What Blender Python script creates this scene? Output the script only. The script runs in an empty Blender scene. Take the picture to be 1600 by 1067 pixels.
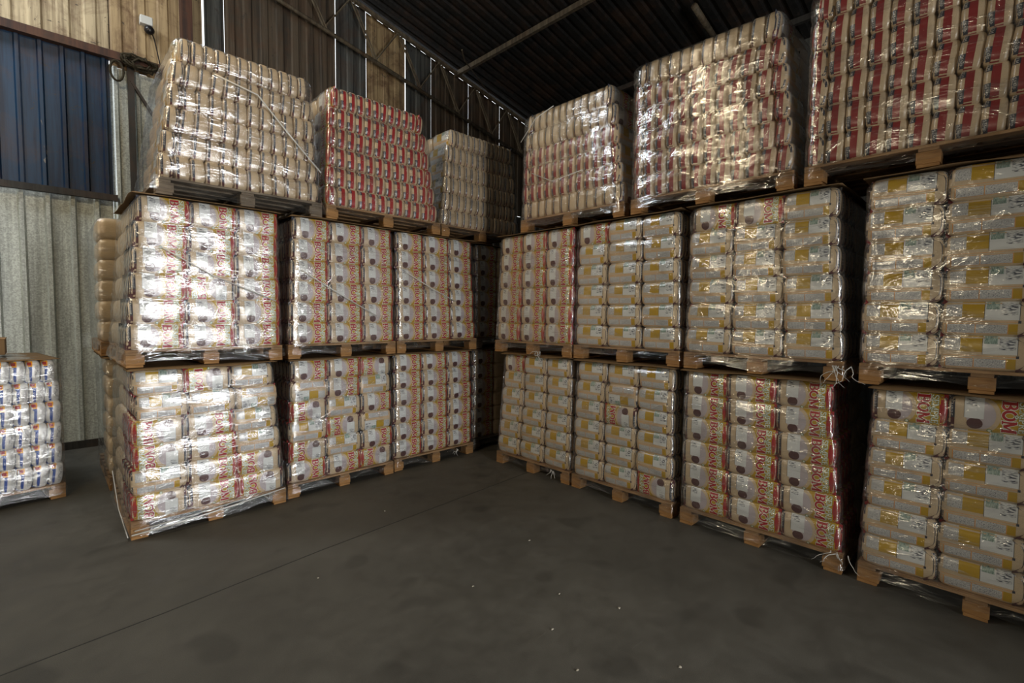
import bpy, bmesh, math, random
import numpy as np
from mathutils import Vector, Matrix, noise

random.seed(7)
SC = bpy.context.scene
COL = SC.collection
PI = math.pi

# ------------------------------------------------------------------ camera
F_PX, YAW, PITCH, ROLL, CAM_H = 756.97, math.radians(44.26), math.radians(-3.124), math.radians(0.5265), 1.8
fwd = Vector((math.sin(YAW) * math.cos(PITCH), math.cos(YAW) * math.cos(PITCH), math.sin(PITCH)))
rt = Vector((math.cos(YAW), -math.sin(YAW), 0))
up = rt.cross(fwd)
rt2 = rt * math.cos(ROLL) + up * math.sin(ROLL)
up2 = -rt * math.sin(ROLL) + up * math.cos(ROLL)
cam = bpy.data.cameras.new('camera')
cam.sensor_width = 36
cam.lens = F_PX / 1600 * 36
cam.clip_start = 0.05
cam_o = bpy.data.objects.new('camera', cam)
COL.objects.link(cam_o)
M = Matrix((rt2, up2, -fwd)).transposed().to_4x4()
M.translation = (0, 0, CAM_H)
cam_o.matrix_world = M
SC.camera = cam_o

# ------------------------------------------------------------------ light
SC.view_settings.view_transform = 'Standard'
SC.view_settings.look = 'None'
SC.view_settings.gamma = 1
SC.view_settings.exposure = 0.42
w = bpy.data.worlds.new('daylight')
SC.world = w
w.use_nodes = True
w.node_tree.nodes['Background'].inputs['Color'].default_value = (0.93, 0.97, 1.0, 1)
w.node_tree.nodes['Background'].inputs['Strength'].default_value = 2.0


def area(name, loc, direction, sx, sy, power, color):
    l = bpy.data.lights.new(name, 'AREA')
    l.shape = 'RECTANGLE'
    l.size, l.size_y = sx, sy
    l.energy = power
    l.color = color
    o = bpy.data.objects.new(name, l)
    o.location = loc
    o.rotation_euler = Vector(direction).to_track_quat('-Z', 'Y').to_euler()
    COL.objects.link(o)
    return o


# daylight through the loading door in the wall behind the camera (faces +y)
area('loading_door_daylight', (2.8, -4.45, 1.75), (0, 1, 0), 2.1, 3.4, 500, (1.0, 0.985, 0.95))
# warm light through two small openings in the wall to the left of the camera (face +x)
area('side_opening_daylight', (-5.8, 1.6, 2.7), (1, 0.05, 0.02), 0.5, 0.6, 34, (1.0, 0.84, 0.58))
area('side_opening_daylight', (-5.8, 4.7, 3.1), (1, -0.1, -0.02), 0.5, 0.6, 34, (1.0, 0.84, 0.58))
# cool fill lamp added overhead to brighten the end wall, left of the view
area('wall_fill_light', (-1.6, 6.9, 7.6), (0.25, 0.22, -1), 2.6, 0.8, 125, (0.93, 0.98, 1.0))
# warm high bay lamp hung from the roof to the left of the view
area('high_bay_lamp', (-1.0, 4.0, 5.7), (0.45, 0.3, -0.55), 0.6, 0.6, 52, (1.0, 0.80, 0.52))


# ------------------------------------------------------------------ materials
def mat(name, color=(0.5, 0.5, 0.5), rough=0.5, metal=0.0, coat=0.0, spec=0.5):
    m = bpy.data.materials.new(name)
    m.use_nodes = True
    b = m.node_tree.nodes['Principled BSDF']
    b.inputs['Base Color'].default_value = (*color, 1)
    b.inputs['Roughness'].default_value = rough
    b.inputs['Metallic'].default_value = metal
    b.inputs['Coat Weight'].default_value = coat
    b.inputs['Coat Roughness'].default_value = 0.12
    b.inputs['Specular IOR Level'].default_value = spec
    return m


class NT:
    def __init__(self, m):
        self.t = m.node_tree
        self.b = self.t.nodes.get('Principled BSDF')

    def n(self, kind, **kw):
        x = self.t.nodes.new(kind)
        for k, v in kw.items():
            if k in x.inputs:
                x.inputs[k].default_value = v
            else:
                setattr(x, k, v)
        return x

    def l(self, a, b):
        self.t.links.new(a, b)

    def coords(self, scale=(1, 1, 1), rot=(0, 0, 0), obj=True):
        c = self.n('ShaderNodeTexCoord')
        mp = self.n('ShaderNodeMapping')
        mp.inputs['Scale'].default_value = scale
        mp.inputs['Rotation'].default_value = rot
        self.l(c.outputs['Object' if obj else 'Generated'], mp.inputs['Vector'])
        return mp.outputs['Vector']

    def noise(self, vec, scale, detail=3, rough=0.55, dist=0.0):
        x = self.n('ShaderNodeTexNoise')
        x.inputs['Scale'].default_value = scale
        x.inputs['Detail'].default_value = detail
        x.inputs['Roughness'].default_value = rough
        x.inputs['Distortion'].default_value = dist
        self.l(vec, x.inputs['Vector'])
        return x.outputs['Fac']

    def ramp(self, fac, stops):
        r = self.n('ShaderNodeValToRGB')
        e = r.color_ramp.elements
        while len(e) < len(stops):
            e.new(0.5)
        for i, (p, c) in enumerate(stops):
            e[i].position = p
            e[i].color = (*c, 1) if len(c) == 3 else c
        self.l(fac, r.inputs['Fac'])
        return r.outputs['Color']

    def mix(self, fac, a, b, mode='MIX'):
        x = self.n('ShaderNodeMix')
        x.data_type = 'RGBA'
        x.blend_type = mode
        for sock, v in ((x.inputs['Factor'], fac), (x.inputs['A'], a), (x.inputs['B'], b)):
            if isinstance(v, (int, float)):
                sock.default_value = v
            elif isinstance(v, tuple):
                sock.default_value = (*v, 1)
            else:
                self.l(v, sock)
        # RGBA sockets share names with float ones: pick the colour ones
        return x

    def bump(self, h, strength, dist, normal_in=None):
        x = self.n('ShaderNodeBump')
        x.inputs['Strength'].default_value = strength
        x.inputs['Distance'].default_value = dist
        self.l(h, x.inputs['Height'])
        return x.outputs['Normal']

    def math(self, op, a, b=0.0, clamp=False):
        x = self.n('ShaderNodeMath', operation=op)
        x.use_clamp = clamp
        for i, v in enumerate((a, b)):
            if isinstance(v, (int, float)):
                x.inputs[i].default_value = v
            else:
                self.l(v, x.inputs[i])
        return x.outputs[0]


def mixc(t, fac, a, b, mode='MIX'):
    x = t.n('ShaderNodeMixRGB', blend_type=mode)
    for i, v in enumerate((fac, a, b)):
        if isinstance(v, (int, float)):
            x.inputs[i].default_value = v
        elif isinstance(v, tuple):
            x.inputs[i].default_value = (*v, 1)
        else:
            t.l(v, x.inputs[i])
    return x.outputs[0]


def plastic(name, color, grain=0.0, lines=None, rough=0.3):
    """printed or clear plastic of a bag; grain = rice seen through it, lines = tiny print"""
    m = mat(name, color, rough, coat=0.5)
    t = NT(m)
    v = t.coords()
    crinkle = t.noise(t.coords((1.0, 1, 2.2)), 26, 2, 0.6, 0.4)
    t.l(t.bump(crinkle, 0.35, 0.006), t.b.inputs['Coat Normal'])
    if grain:
        g = t.noise(v, 320, 1, 0.5)
        big = t.noise(v, 9, 2)
        c1 = tuple(x * (1 - grain) for x in color)
        c2 = tuple(min(1, x * (1 + grain * 0.8)) for x in color)
        c = mixc(t, g, c1, c2)
        c = mixc(t, 0.25, c, t.ramp(big, [(0.3, (0.75, 0.68, 0.6)), (0.7, (1, 1, 1))]), 'MULTIPLY')
        t.l(c, t.b.inputs['Base Color'])
        t.l(t.bump(g, 0.25, 0.002), t.b.inputs['Normal'])
    if lines:
        sc, dark, thr = lines
        a = t.noise(t.coords(sc), 85, 1, 0.5)
        c = t.ramp(a, [(thr - 0.04, dark), (thr + 0.04, color)])
        t.l(c, t.b.inputs['Base Color'])
    return m


MAT = {}
MAT['grain'] = plastic('clear_bag_grain', (0.62, 0.485, 0.32), 0.25)
MAT['yellow'] = plastic('yellow_print', (0.50, 0.31, 0.02))
MAT['red'] = plastic('red_print', (0.36, 0.028, 0.03))
MAT['white'] = plastic('white_print', (0.70, 0.72, 0.71))
MAT['navy'] = plastic('dark_print', (0.045, 0.05, 0.07))
MAT['text'] = plastic('small_print', (0.62, 0.62, 0.60), lines=((7, 1, 3.2), (0.16, 0.17, 0.20), 0.43))
MAT['table'] = plastic('table_print', (0.70, 0.72, 0.71), lines=((0.5, 1, 3.4), (0.07, 0.08, 0.11), 0.45))
MAT['lilac'] = plastic('lilac_print', (0.50, 0.44, 0.46))
MAT['beans'] = plastic('bean_print', (0.11, 0.05, 0.05), 0.5)
MAT['brick'] = plastic('brick_red_print', (0.27, 0.035, 0.035))
MAT['maroon'] = plastic('dark_red_print', (0.10, 0.03, 0.035))
MAT['letter'] = plastic('red_letter', (0.40, 0.02, 0.025))
MAT['pale'] = plastic('pale_letter', (0.78, 0.82, 0.72))
MAT['olive'] = plastic('green_print', (0.13, 0.22, 0.06))
MAT['orange'] = plastic('orange_print', (0.75, 0.36, 0.10))
MAT['mint'] = plastic('barcode_print', (0.48, 0.60, 0.53), lines=((9, 1, .5), (0.14, 0.22, 0.19), 0.5))
MAT['blue'] = plastic('blue_print', (0.015, 0.06, 0.30))
MAT['sun'] = plastic('orange_square_print', (0.85, 0.38, 0.02))
MAT['pearl'] = plastic('white_bag_grain', (0.66, 0.66, 0.64), 0.15)


def wood(name, c1, c2):
    m = mat(name, c1, 0.75, spec=0.3)
    t = NT(m)
    g = t.noise(t.coords((1.2, 14, 14)), 4, 4, 0.65, 0.6)
    k = t.noise(t.coords(), 3.0, 2)
    c = t.ramp(g, [(0.3, c2), (0.65, c1)])
    c = mixc(t, 0.6, c, t.ramp(k, [(0.35, (0.45, 0.4, 0.36)), (0.62, (1, 1, 1))]), 'MULTIPLY')
    t.l(c, t.b.inputs['Base Color'])
    t.l(t.bump(g, 0.4, 0.004), t.b.inputs['Normal'])
    return m


MAT['wood'] = wood('pallet_wood', (0.42, 0.26, 0.13), (0.21, 0.115, 0.05))
MAT['wood2'] = wood('pallet_block_wood', (0.50, 0.28, 0.11), (0.27, 0.135, 0.045))
MAT['wood3'] = wood('grey_pallet_wood', (0.28, 0.23, 0.17), (0.13, 0.10, 0.075))

m = MAT['card'] = mat('cardboard', (0.27, 0.17, 0.09), 0.85, spec=0.2)
t = NT(m)
t.l(mixc(t, t.noise(t.coords(), 5, 4), (0.11, 0.07, 0.035), (0.22, 0.14, 0.07)), t.b.inputs['Base Color'])


def film_mat(name, base, haze, streak, strength, tilt=0.12, rough=0.10):
    m = bpy.data.materials.new(name)
    m.use_nodes = True
    t = NT(m)
    nt = m.node_tree
    nt.nodes.remove(t.b)
    out = nt.nodes['Material Output']
    fine = t.noise(t.coords((1.2, 1.2, 42), (tilt, tilt * 0.7, 0)), 3.4, 3, 0.62, 0.6)
    coarse = t.noise(t.coords((1.0, 1.0, 3.2), (0.5, -0.35, 0)), 3.1, 3, 0.6, 1.2)
    bc = t.n('ShaderNodeBump')
    bc.inputs['Strength'].default_value = strength
    bc.inputs['Distance'].default_value = 0.022
    t.l(coarse, bc.inputs['Height'])
    bf = t.n('ShaderNodeBump')
    bf.inputs['Strength'].default_value = strength
    bf.inputs['Distance'].default_value = 0.0028
    t.l(fine, bf.inputs['Height'])
    t.l(bc.outputs['Normal'], bf.inputs['Normal'])
    nrm = bf.outputs['Normal']
    lw = t.n('ShaderNodeLayerWeight')
    lw.inputs['Blend'].default_value = 0.35
    edge = lw.outputs['Facing']
    patch = t.ramp(coarse, [(0.46, (0, 0, 0)), (0.64, (1, 1, 1))])
    lines = t.ramp(fine, [(0.54, (0, 0, 0)), (0.68, (1, 1, 1))])
    gf = t.math('ADD', t.math('MULTIPLY', t.math('POWER', edge, 2.0), 0.45), base)
    gf = t.math('ADD', gf, t.math('MULTIPLY', patch, 0.20), True)
    gl = t.n('ShaderNodeBsdfGlossy')
    gl.inputs['Roughness'].default_value = rough
    gl.inputs['Color'].default_value = (0.95, 0.97, 1, 1)
    t.l(nrm, gl.inputs['Normal'])
    tr = t.n('ShaderNodeBsdfTransparent')
    tr.inputs['Color'].default_value = (0.95, 0.955, 0.96, 1)
    df = t.n('ShaderNodeBsdfDiffuse')
    df.inputs['Color'].default_value = (0.62, 0.63, 0.62, 1)
    t.l(nrm, df.inputs['Normal'])
    mx = t.n('ShaderNodeMixShader')
    hz = t.math('ADD', t.math('MULTIPLY', t.math('POWER', edge, 1.5), haze * 2.2), haze * 0.45)
    hz = t.math('ADD', hz, t.math('MULTIPLY', t.math('MULTIPLY', lines, patch), streak), True)
    t.l(hz, mx.inputs[0])
    t.l(tr.outputs[0], mx.inputs[1])
    t.l(df.outputs[0], mx.inputs[2])
    m2 = t.n('ShaderNodeMixShader')
    t.l(gf, m2.inputs[0])
    t.l(mx.outputs[0], m2.inputs[1])
    t.l(gl.outputs[0], m2.inputs[2])
    t.l(m2.outputs[0], out.inputs['Surface'])
    return m


MAT['film'] = film_mat('stretch_film', 0.045, 0.03, 0.30, 0.6)
MAT['film_heavy'] = film_mat('thick_stretch_film', 0.035, 0.035, 0.45, 0.85)
MAT['film_light'] = film_mat('thin_stretch_film', 0.03, 0.02, 0.15, 0.5)
MAT['film_rope'] = mat('twisted_film', (0.62, 0.62, 0.6), 0.25, coat=0.5)

# ------------------------------------------------------------------ helpers


def link(name, bm_or_me, mats, parent=None, loc=(0, 0, 0), smooth=False):
    if isinstance(bm_or_me, bmesh.types.BMesh):
        me = bpy.data.meshes.new(name)
        bm_or_me.to_mesh(me)
        bm_or_me.free()
    else:
        me = bm_or_me
    if not me.materials:
        for mm in (mats if isinstance(mats, (list, tuple)) else [mats]):
            me.materials.append(mm)
    if smooth:
        me.polygons.foreach_set('use_smooth', [True] * len(me.polygons))
    o = bpy.data.objects.new(name, me)
    o.location = loc
    COL.objects.link(o)
    if parent:
        o.parent = parent
    return o


def empty(name, loc=(0, 0, 0), rz=0.0, parent=None):
    o = bpy.data.objects.new(name, None)
    o.empty_display_size = 0.1
    o.location = loc
    o.rotation_euler = (0, 0, rz)
    COL.objects.link(o)
    if parent:
        o.parent = parent
    return o


def tag(o, label=None, cat=None, group=None, kind=None):
    if label:
        o['label'] = label
    if cat:
        o['category'] = cat
    if group:
        o['group'] = group
    if kind:
        o['kind'] = kind
    return o


def box(bm, x0, x1, y0, y1, z0, z1, mi=0):
    vs = [bm.verts.new(p) for p in ((x0, y0, z0), (x1, y0, z0), (x1, y1, z0), (x0, y1, z0),
                                    (x0, y0, z1), (x1, y0, z1), (x1, y1, z1), (x0, y1, z1))]
    for f in ((0, 3, 2, 1), (4, 5, 6, 7), (0, 1, 5, 4), (1, 2, 6, 5), (2, 3, 7, 6), (3, 0, 4, 7)):
        bm.faces.new([vs[i] for i in f]).material_index = mi


def bevel(bm, r, seg=1):
    bmesh.ops.bevel(bm, geom=bm.edges[:], offset=r, segments=seg, affect='EDGES', profile=0.5)


def tube(bm, pts, r, n=6, mi=0, closed=False):
    pts = [Vector(p) for p in pts]
    rings = []
    prev = None
    for i, p in enumerate(pts):
        a = pts[i - 1] if i else (pts[-1] if closed else p)
        b = pts[i + 1] if i + 1 < len(pts) else (pts[0] if closed else p)
        d = (b - a).normalized() if (b - a).length > 1e-9 else Vector((0, 0, 1))
        if prev is None:
            u = d.orthogonal().normalized()
        else:
            u = (prev - d * prev.dot(d)).normalized()
        prev = u
        v = d.cross(u)
        rr = r[i] if isinstance(r, (list, tuple)) else r
        rings.append([bm.verts.new(p + (u * math.cos(k * 2 * PI / n) + v * math.sin(k * 2 * PI / n)) * rr) for k in range(n)])
    m_ = len(rings)
    for i in range(m_ if closed else m_ - 1):
        A, B = rings[i], rings[(i + 1) % m_]
        for k in range(n):
            bm.faces.new((A[k], A[(k + 1) % n], B[(k + 1) % n], B[k])).material_index = mi
    if not closed:
        bm.faces.new(rings[0][::-1]).material_index = mi
        bm.faces.new(rings[-1]).material_index = mi


def bar(bm, a, b, wx, wy, upv=(0, 0, 1)):
    """square bar from a to b"""
    a, b = Vector(a), Vector(b)
    d = (b - a).normalized()
    s = d.cross(Vector(upv))
    s = s.normalized() if s.length > 1e-6 else Vector((1, 0, 0))
    u = s.cross(d)
    vs = []
    for p in (a, b):
        for sx, sy in ((-1, -1), (1, -1), (1, 1), (-1, 1)):
            vs.append(bm.verts.new(p + s * sx * wx / 2 + u * sy * wy / 2))
    for f in ((0, 1, 2, 3), (7, 6, 5, 4), (0, 4, 5, 1), (1, 5, 6, 2), (2, 6, 7, 3), (3, 7, 4, 0)):
        bm.faces.new([vs[i] for i in f])


# ------------------------------------------------------------------ lettering: strokes in a unit box
def arc(cx, cy, rx, ry, a0, a1, n=9):
    return [(cx + rx * math.cos(math.radians(a0 + (a1 - a0) * i / n)), cy + ry * math.sin(math.radians(a0 + (a1 - a0) * i / n))) for i in range(n + 1)]


GLYPH = {   # (width, strokes); a stroke is (thickness factor, points)
    'B': (0.78, [(1.3, [(0.2, 0), (0.2, 1)]), (0.6, [(0.02, 0.03), (0.4, 0.03)]), (0.6, [(0.02, 0.97), (0.4, 0.97)]),
                 (0.6, [(0.2, 0.52), (0.42, 0.52)]), (1.0, arc(0.4, 0.755, 0.22, 0.215, 90, -90)), (1.1, arc(0.4, 0.28, 0.29, 0.245, 90, -90))]),
    'O': (0.95, [(1.15, arc(0.47, 0.5, 0.37, 0.43, 0, 360, 20))]),
    'M': (1.05, [(0.8, [(0.14, 0), (0.14, 1)]), (1.3, [(0.9, 0), (0.9, 1)]), (1.2, [(0.14, 0.98), (0.52, 0.12)]), (0.7, [(0.9, 0.98), (0.52, 0.12)]),
                 (0.6, [(0.0, 0.03), (0.3, 0.03)]), (0.6, [(0.72, 0.03), (1.05, 0.03)]), (0.6, [(0.0, 0.97), (0.2, 0.97)]), (0.6, [(0.85, 0.97), (1.05, 0.97)])]),
    'S': (0.62, [(1.1, arc(0.31, 0.745, 0.22, 0.2, 20, 250, 9) + arc(0.31, 0.26, 0.24, 0.22, 80, -160, 9)), (0.6, [(0.53, 0.7), (0.53, 0.98)]), (0.6, [(0.06, 0.02), (0.06, 0.3)])]),
    'E': (0.68, [(1.3, [(0.17, 0), (0.17, 1)]), (0.6, [(0.02, 0.04), (0.6, 0.04)]), (0.6, [(0.02, 0.96), (0.6, 0.96)]), (0.6, [(0.17, 0.52), (0.45, 0.52)]),
                 (0.6, [(0.58, 0.0), (0.58, 0.26)]), (0.6, [(0.58, 0.76), (0.58, 1.0)]), (0.6, [(0.46, 0.4), (0.46, 0.65)])]),
    'P': (0.68, [(1.3, [(0.18, 0), (0.18, 1)]), (0.6, [(0.02, 0.97), (0.38, 0.97)]), (0.6, [(0.02, 0.03), (0.36, 0.03)]), (0.6, [(0.2, 0.42), (0.38, 0.42)]),
                 (1.0, arc(0.37, 0.7, 0.23, 0.28, 90, -90))]),
    'R': (0.75, [(1.3, [(0.18, 0), (0.18, 1)]), (0.6, [(0.02, 0.97), (0.38, 0.97)]), (0.6, [(0.02, 0.03), (0.34, 0.03)]), (0.6, [(0.2, 0.48), (0.38, 0.48)]),
                 (1.0, arc(0.37, 0.73, 0.22, 0.25, 90, -90)), (1.1, [(0.36, 0.48), (0.66, 0.02)]), (0.6, [(0.56, 0.03), (0.76, 0.03)])]),
    '&': (0.8, [(0.9, arc(0.33, 0.76, 0.17, 0.19, -50, 230, 10) + [(0.62, 0.04)]), (0.9, arc(0.3, 0.27, 0.24, 0.24, 110, 380, 10))]),
}
SANS = {   # plain bold capitals for the dark strip
    'S': (0.62, [(1, arc(0.3, 0.74, 0.2, 0.19, 20, 265, 8) + arc(0.3, 0.26, 0.22, 0.2, 85, -160, 8))]),
    'E': (0.6, [(1, [(0.15, 0), (0.15, 1)]), (1, [(0.15, 0.07), (0.52, 0.07)]), (1, [(0.15, 0.93), (0.52, 0.93)]), (1, [(0.15, 0.5), (0.46, 0.5)])]),
    'M': (0.85, [(1, [(0.14, 0), (0.14, 1)]), (1, [(0.72, 0), (0.72, 1)]), (1, [(0.14, 0.95), (0.43, 0.3)]), (1, [(0.72, 0.95), (0.43, 0.3)])]),
    'P': (0.62, [(1, [(0.15, 0), (0.15, 1)]), (1, [(0.15, 0.93), (0.3, 0.93)] + arc(0.3, 0.7, 0.2, 0.23, 90, -90, 7) + [(0.15, 0.47)])]),
    'R': (0.65, [(1, [(0.15, 0), (0.15, 1)]), (1, [(0.15, 0.93), (0.3, 0.93)] + arc(0.3, 0.7, 0.2, 0.23, 90, -90, 7) + [(0.15, 0.47)]), (1, [(0.3, 0.47), (0.55, 0)])]),
}


def stroke_quads(pts, th):
    out = []
    P = [Vector(p) for p in pts]
    offs = []
    for i, p in enumerate(P):
        d = (P[min(i + 1, len(P) - 1)] - P[max(i - 1, 0)])
        if (P[0] - P[-1]).length < 1e-4 and i in (0, len(P) - 1):
            d = P[1] - P[-2]
        d.normalize()
        offs.append(Vector((-d.y, d.x)) * th / 2)
    for i in range(len(P) - 1):
        out.append([P[i] + offs[i], P[i] - offs[i], P[i + 1] - offs[i + 1], P[i + 1] + offs[i + 1]])
    return out


def lettering(text, origin, cap, run, upd, length, th, grow=0.0, font=GLYPH):
    """polygons of a word that starts at origin, runs for length; th = stroke in caps"""
    total = sum(font[c][0] for c in text)
    sx = length / total
    polys = []
    pos = 0
    O, R_, U_ = Vector(origin), Vector(run), Vector(upd)
    for c in text:
        wd, strokes = font[c]
        for k, pts in strokes:
            q = [((pos + x) * sx / cap, y) for x, y in pts]
            if grow and len(q) == 2:
                d = (Vector(q[1]) - Vector(q[0])).normalized() * grow
                q = [Vector(q[0]) - d, Vector(q[1]) + d]
            for poly in stroke_quads(q, th * k + grow * 2):
                polys.append([O + R_ * (v.x * cap) + U_ * (v.y * cap) for v in poly])
        pos += wd
    return polys


# ------------------------------------------------------------------ the grain bag (one mesh, printed on four sides)
A_, B_, C_ = 0.1985, 0.0548, 0.0995          # half length, half thickness, half width
PX, PY, PZ = 9.0, 3.4, 3.3                  # superellipsoid exponents


def make_bag(seed, kind):
    global PY
    PY = 6.0 if kind.startswith('end') else 3.4
    rnd = random.Random(seed)
    so = Vector((rnd.random() * 50, rnd.random() * 50, rnd.random() * 50))

    def warp(p, lift=0.0):
        x, y, z = p
        gx = PX * abs(x / A_) ** (PX - 1) / A_ * (1 if x > 0 else -1)
        gy = PY * abs(y / B_) ** (PY - 1) / B_ * (1 if y > 0 else -1)
        gz = PZ * abs(z / C_) ** (PZ - 1) / C_ * (1 if z > 0 else -1)
        nrm = Vector((gx, gy, gz)).normalized()
        v = Vector(p)
        f = noise.noise(v * 9 + so) * 0.0035 + noise.noise(Vector((v.x * 30, v.y * 12, v.z * 10)) + so) * 0.0012
        # pinched seams at the two ends
        return v + nrm * (f + lift)

    def side(face, p, q):
        if face in 'FB':
            r = max(0.03, 1 - abs(p / A_) ** PX - abs(q / C_) ** PZ)
            y = B_ * r ** (1 / PY)
            return (p, -y, q) if face == 'F' else (-p, y, q)
        r = max(0.03, 1 - abs(p / B_) ** PY - abs(q / C_) ** PZ)
        x = A_ * r ** (1 / PX)
        return (-x, -p, q) if face == 'L' else (x, p, q)

    bm = bmesh.new()
    mats = []

    def mi(name):
        if name not in mats:
            mats.append(name)
        return mats.index(name)

    body = 'pearl' if kind == 'blue' else 'grain'
    mi(body)
    # body: subdivided box pushed out to the superellipsoid
    nx, ny, nz = 14, 8, 12

    def cs(n):
        return [math.sin((i / n - 0.5) * PI) * 0.35 + (i / n - 0.5) * 2 * 0.65 for i in range(n + 1)]
    X, Y, Z = cs(nx), cs(ny), cs(nz)
    cache = {}

    def vert(i, j, k):
        if (i, j, k) not in cache:
            u = Vector((X[i], Y[j], Z[k]))
            s = (abs(u.x) ** PX + abs(u.y) ** PY + abs(u.z) ** PZ)
            # scale so the implicit function is 1 (bisect)
            lo, hi = 0.2, 1.6
            for _ in range(24):
                md = (lo + hi) / 2
                if abs(u.x * md) ** PX + abs(u.y * md) ** PY + abs(u.z * md) ** PZ < 1:
                    lo = md
                else:
                    hi = md
            cache[(i, j, k)] = bm.verts.new(warp((u.x * lo * A_, u.y * lo * B_, u.z * lo * C_)))
        return cache[(i, j, k)]
    for i in range(nx):
        for k in range(nz):
            bm.faces.new((vert(i, 0, k), vert(i + 1, 0, k), vert(i + 1, 0, k + 1), vert(i, 0, k + 1)))
            bm.faces.new((vert(i, ny, k), vert(i, ny, k + 1), vert(i + 1, ny, k + 1), vert(i + 1, ny, k)))
        for j in range(ny):
            bm.faces.new((vert(i, j, 0), vert(i, j + 1, 0), vert(i + 1, j + 1, 0), vert(i + 1, j, 0)))
            bm.faces.new((vert(i, j, nz), vert(i + 1, j, nz), vert(i + 1, j + 1, nz), vert(i, j + 1, nz)))
    for j in range(ny):
        for k in range(nz):
            bm.faces.new((vert(0, j, k), vert(0, j, k + 1), vert(0, j + 1, k + 1), vert(0, j + 1, k)))
            bm.faces.new((vert(nx, j, k), vert(nx, j + 1, k), vert(nx, j + 1, k + 1), vert(nx, j, k + 1)))

    def put(face, polys, name, lift, cell=0.016):
        b = bmesh.new()
        for poly in polys:
            try:
                b.faces.new([b.verts.new((v[0], v[1], 0)) for v in poly])
            except ValueError:
                pass
        for axis in (0, 1):
            lim = 0.21 if axis == 0 else 0.1
            kx = -lim
            while kx < lim:
                co = (kx, 0, 0) if axis == 0 else (0, kx, 0)
                no = (1, 0, 0) if axis == 0 else (0, 1, 0)
                bmesh.ops.bisect_plane(b, geom=b.verts[:] + b.edges[:] + b.faces[:], plane_co=co, plane_no=no, dist=1e-6)
                kx += cell
        idx = mi(name)
        vm = {v: bm.verts.new(warp(side(face, v.co.x, v.co.y), lift)) for v in b.verts}
        for f in b.faces:
            vs = [vm[v] for v in f.verts]
            try:
                nf = bm.faces.new(vs)
            except ValueError:
                continue
            nf.material_index = idx
            nf.normal_update()
            mid = nf.calc_center_median()
            want = {'F': Vector((0, -1, 0)), 'B': Vector((0, 1, 0)), 'L': Vector((-1, 0, 0)), 'R': Vector((1, 0, 0))}[face]
            if nf.normal.dot(want) < 0:
                nf.normal_flip()
        b.free()

    def rect(x0, x1, y0, y1):
        return [[(x0, y0), (x1, y0), (x1, y1), (x0, y1)]]

    def disc(cx, cy, rx, ry, n=20, a0=0, a1=360):
        return [[(cx, cy), (cx + rx * math.cos(math.radians(a0 + (a1 - a0) * i / n)), cy + ry * math.sin(math.radians(a0 + (a1 - a0) * i / n))),
                 (cx + rx * math.cos(math.radians(a0 + (a1 - a0) * (i + 1) / n)), cy + ry * math.sin(math.radians(a0 + (a1 - a0) * (i + 1) / n)))] for i in range(n)]

    H = 0.094
    e = 0.0006
    if kind.startswith('end'):
        band = kind[4:]
        put('L', rect(-0.047, -0.020, -H, H), 'navy', e)
        put('L', rect(-0.047, -0.020, -H, -0.052), 'maroon', 2 * e)
        put('L', lettering('SEMPRE', (-0.041, 0.082), 0.015, (0, -1), (1, 0), 0.115, 0.14, font=SANS), 'text', 3 * e)
        put('R', rect(-0.020, 0.017, -H, H), band, e)
        put('R', rect(-0.046, -0.018, 0.046, 0.092), 'navy', 2 * e)
        put('R', rect(-0.046, -0.018, -0.080, -0.012), 'navy', 2 * e)
        put('R', lettering('SEM', (-0.039, 0.088), 0.013, (0, -1), (1, 0), 0.038, 0.15, font=SANS), 'text', 3 * e)
        put('R', lettering('SEMP', (-0.039, -0.016), 0.013, (0, -1), (1, 0), 0.055, 0.15, font=SANS), 'text', 3 * e)
    elif kind == 'grain':
        # front
        put('F', rect(-0.196, -0.162, -H, H), 'navy', e)
        put('F', rect(-0.196, -0.162, -H, -0.03), 'maroon', 2 * e)
        put('F', lettering('SEMPRE', (-0.188, 0.088), 0.017, (0, -1), (1, 0), 0.11, 0.15, font=SANS), 'text', 3 * e)
        yel = []
        for i in range(16):
            z0, z1 = -H + 2 * H * i / 16, -H + 2 * H * (i + 1) / 16
            xa = -0.035 + math.sqrt(max(0, 0.0086 - z0 * z0 * 0.9)) * 0.85
            xb = -0.035 + math.sqrt(max(0, 0.0086 - z1 * z1 * 0.9)) * 0.85
            yel.append([(xa, z0), (0.175, z0), (0.175, z1), (xb, z1)])
        put('F', yel, 'yellow', e)
        put('F', disc(-0.045, 0.0, 0.068, 0.080, 24), 'lilac', 1.5 * e)
        put('F', disc(-0.070, -0.050, 0.037, 0.032, 14), 'beans', 2.2 * e)
        put('F', rect(-0.118, -0.030, -0.022, H), 'white', 3 * e)
        put('F', rect(-0.110, -0.062, 0.045, 0.084), 'table', 3.6 * e)
        put('F', rect(-0.1195, -0.118, -0.022, H), 'navy', 3.2 * e)
        put('F', disc(-0.004, -0.083, 0.012, 0.010, 12), 'olive', 2 * e)
        put('F', disc(-0.004, -0.083, 0.008, 0.007, 12), 'pale', 2.6 * e)
        word = ('BOM', (0.048, 0.089), 0.062, (0, -1), (1, 0), 0.172)
        put('F', lettering(*word, 0.185, grow=0.05), 'pale', 2.2 * e)
        put('F', lettering(*word, 0.185), 'letter', 3.2 * e)
        word = ('SEMPRE', (0.118, 0.088), 0.034, (0, -1), (1, 0), 0.168)
        put('F', lettering(*word, 0.135, grow=0.045), 'olive', 2.4 * e)
        put('F', lettering(*word, 0.135), 'pale', 3.4 * e)
        put('F', lettering('&', (0.102, 0.018), 0.024, (0, -1), (1, 0), 0.026, 0.2, grow=0.1), 'olive', 3.6 * e)
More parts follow.
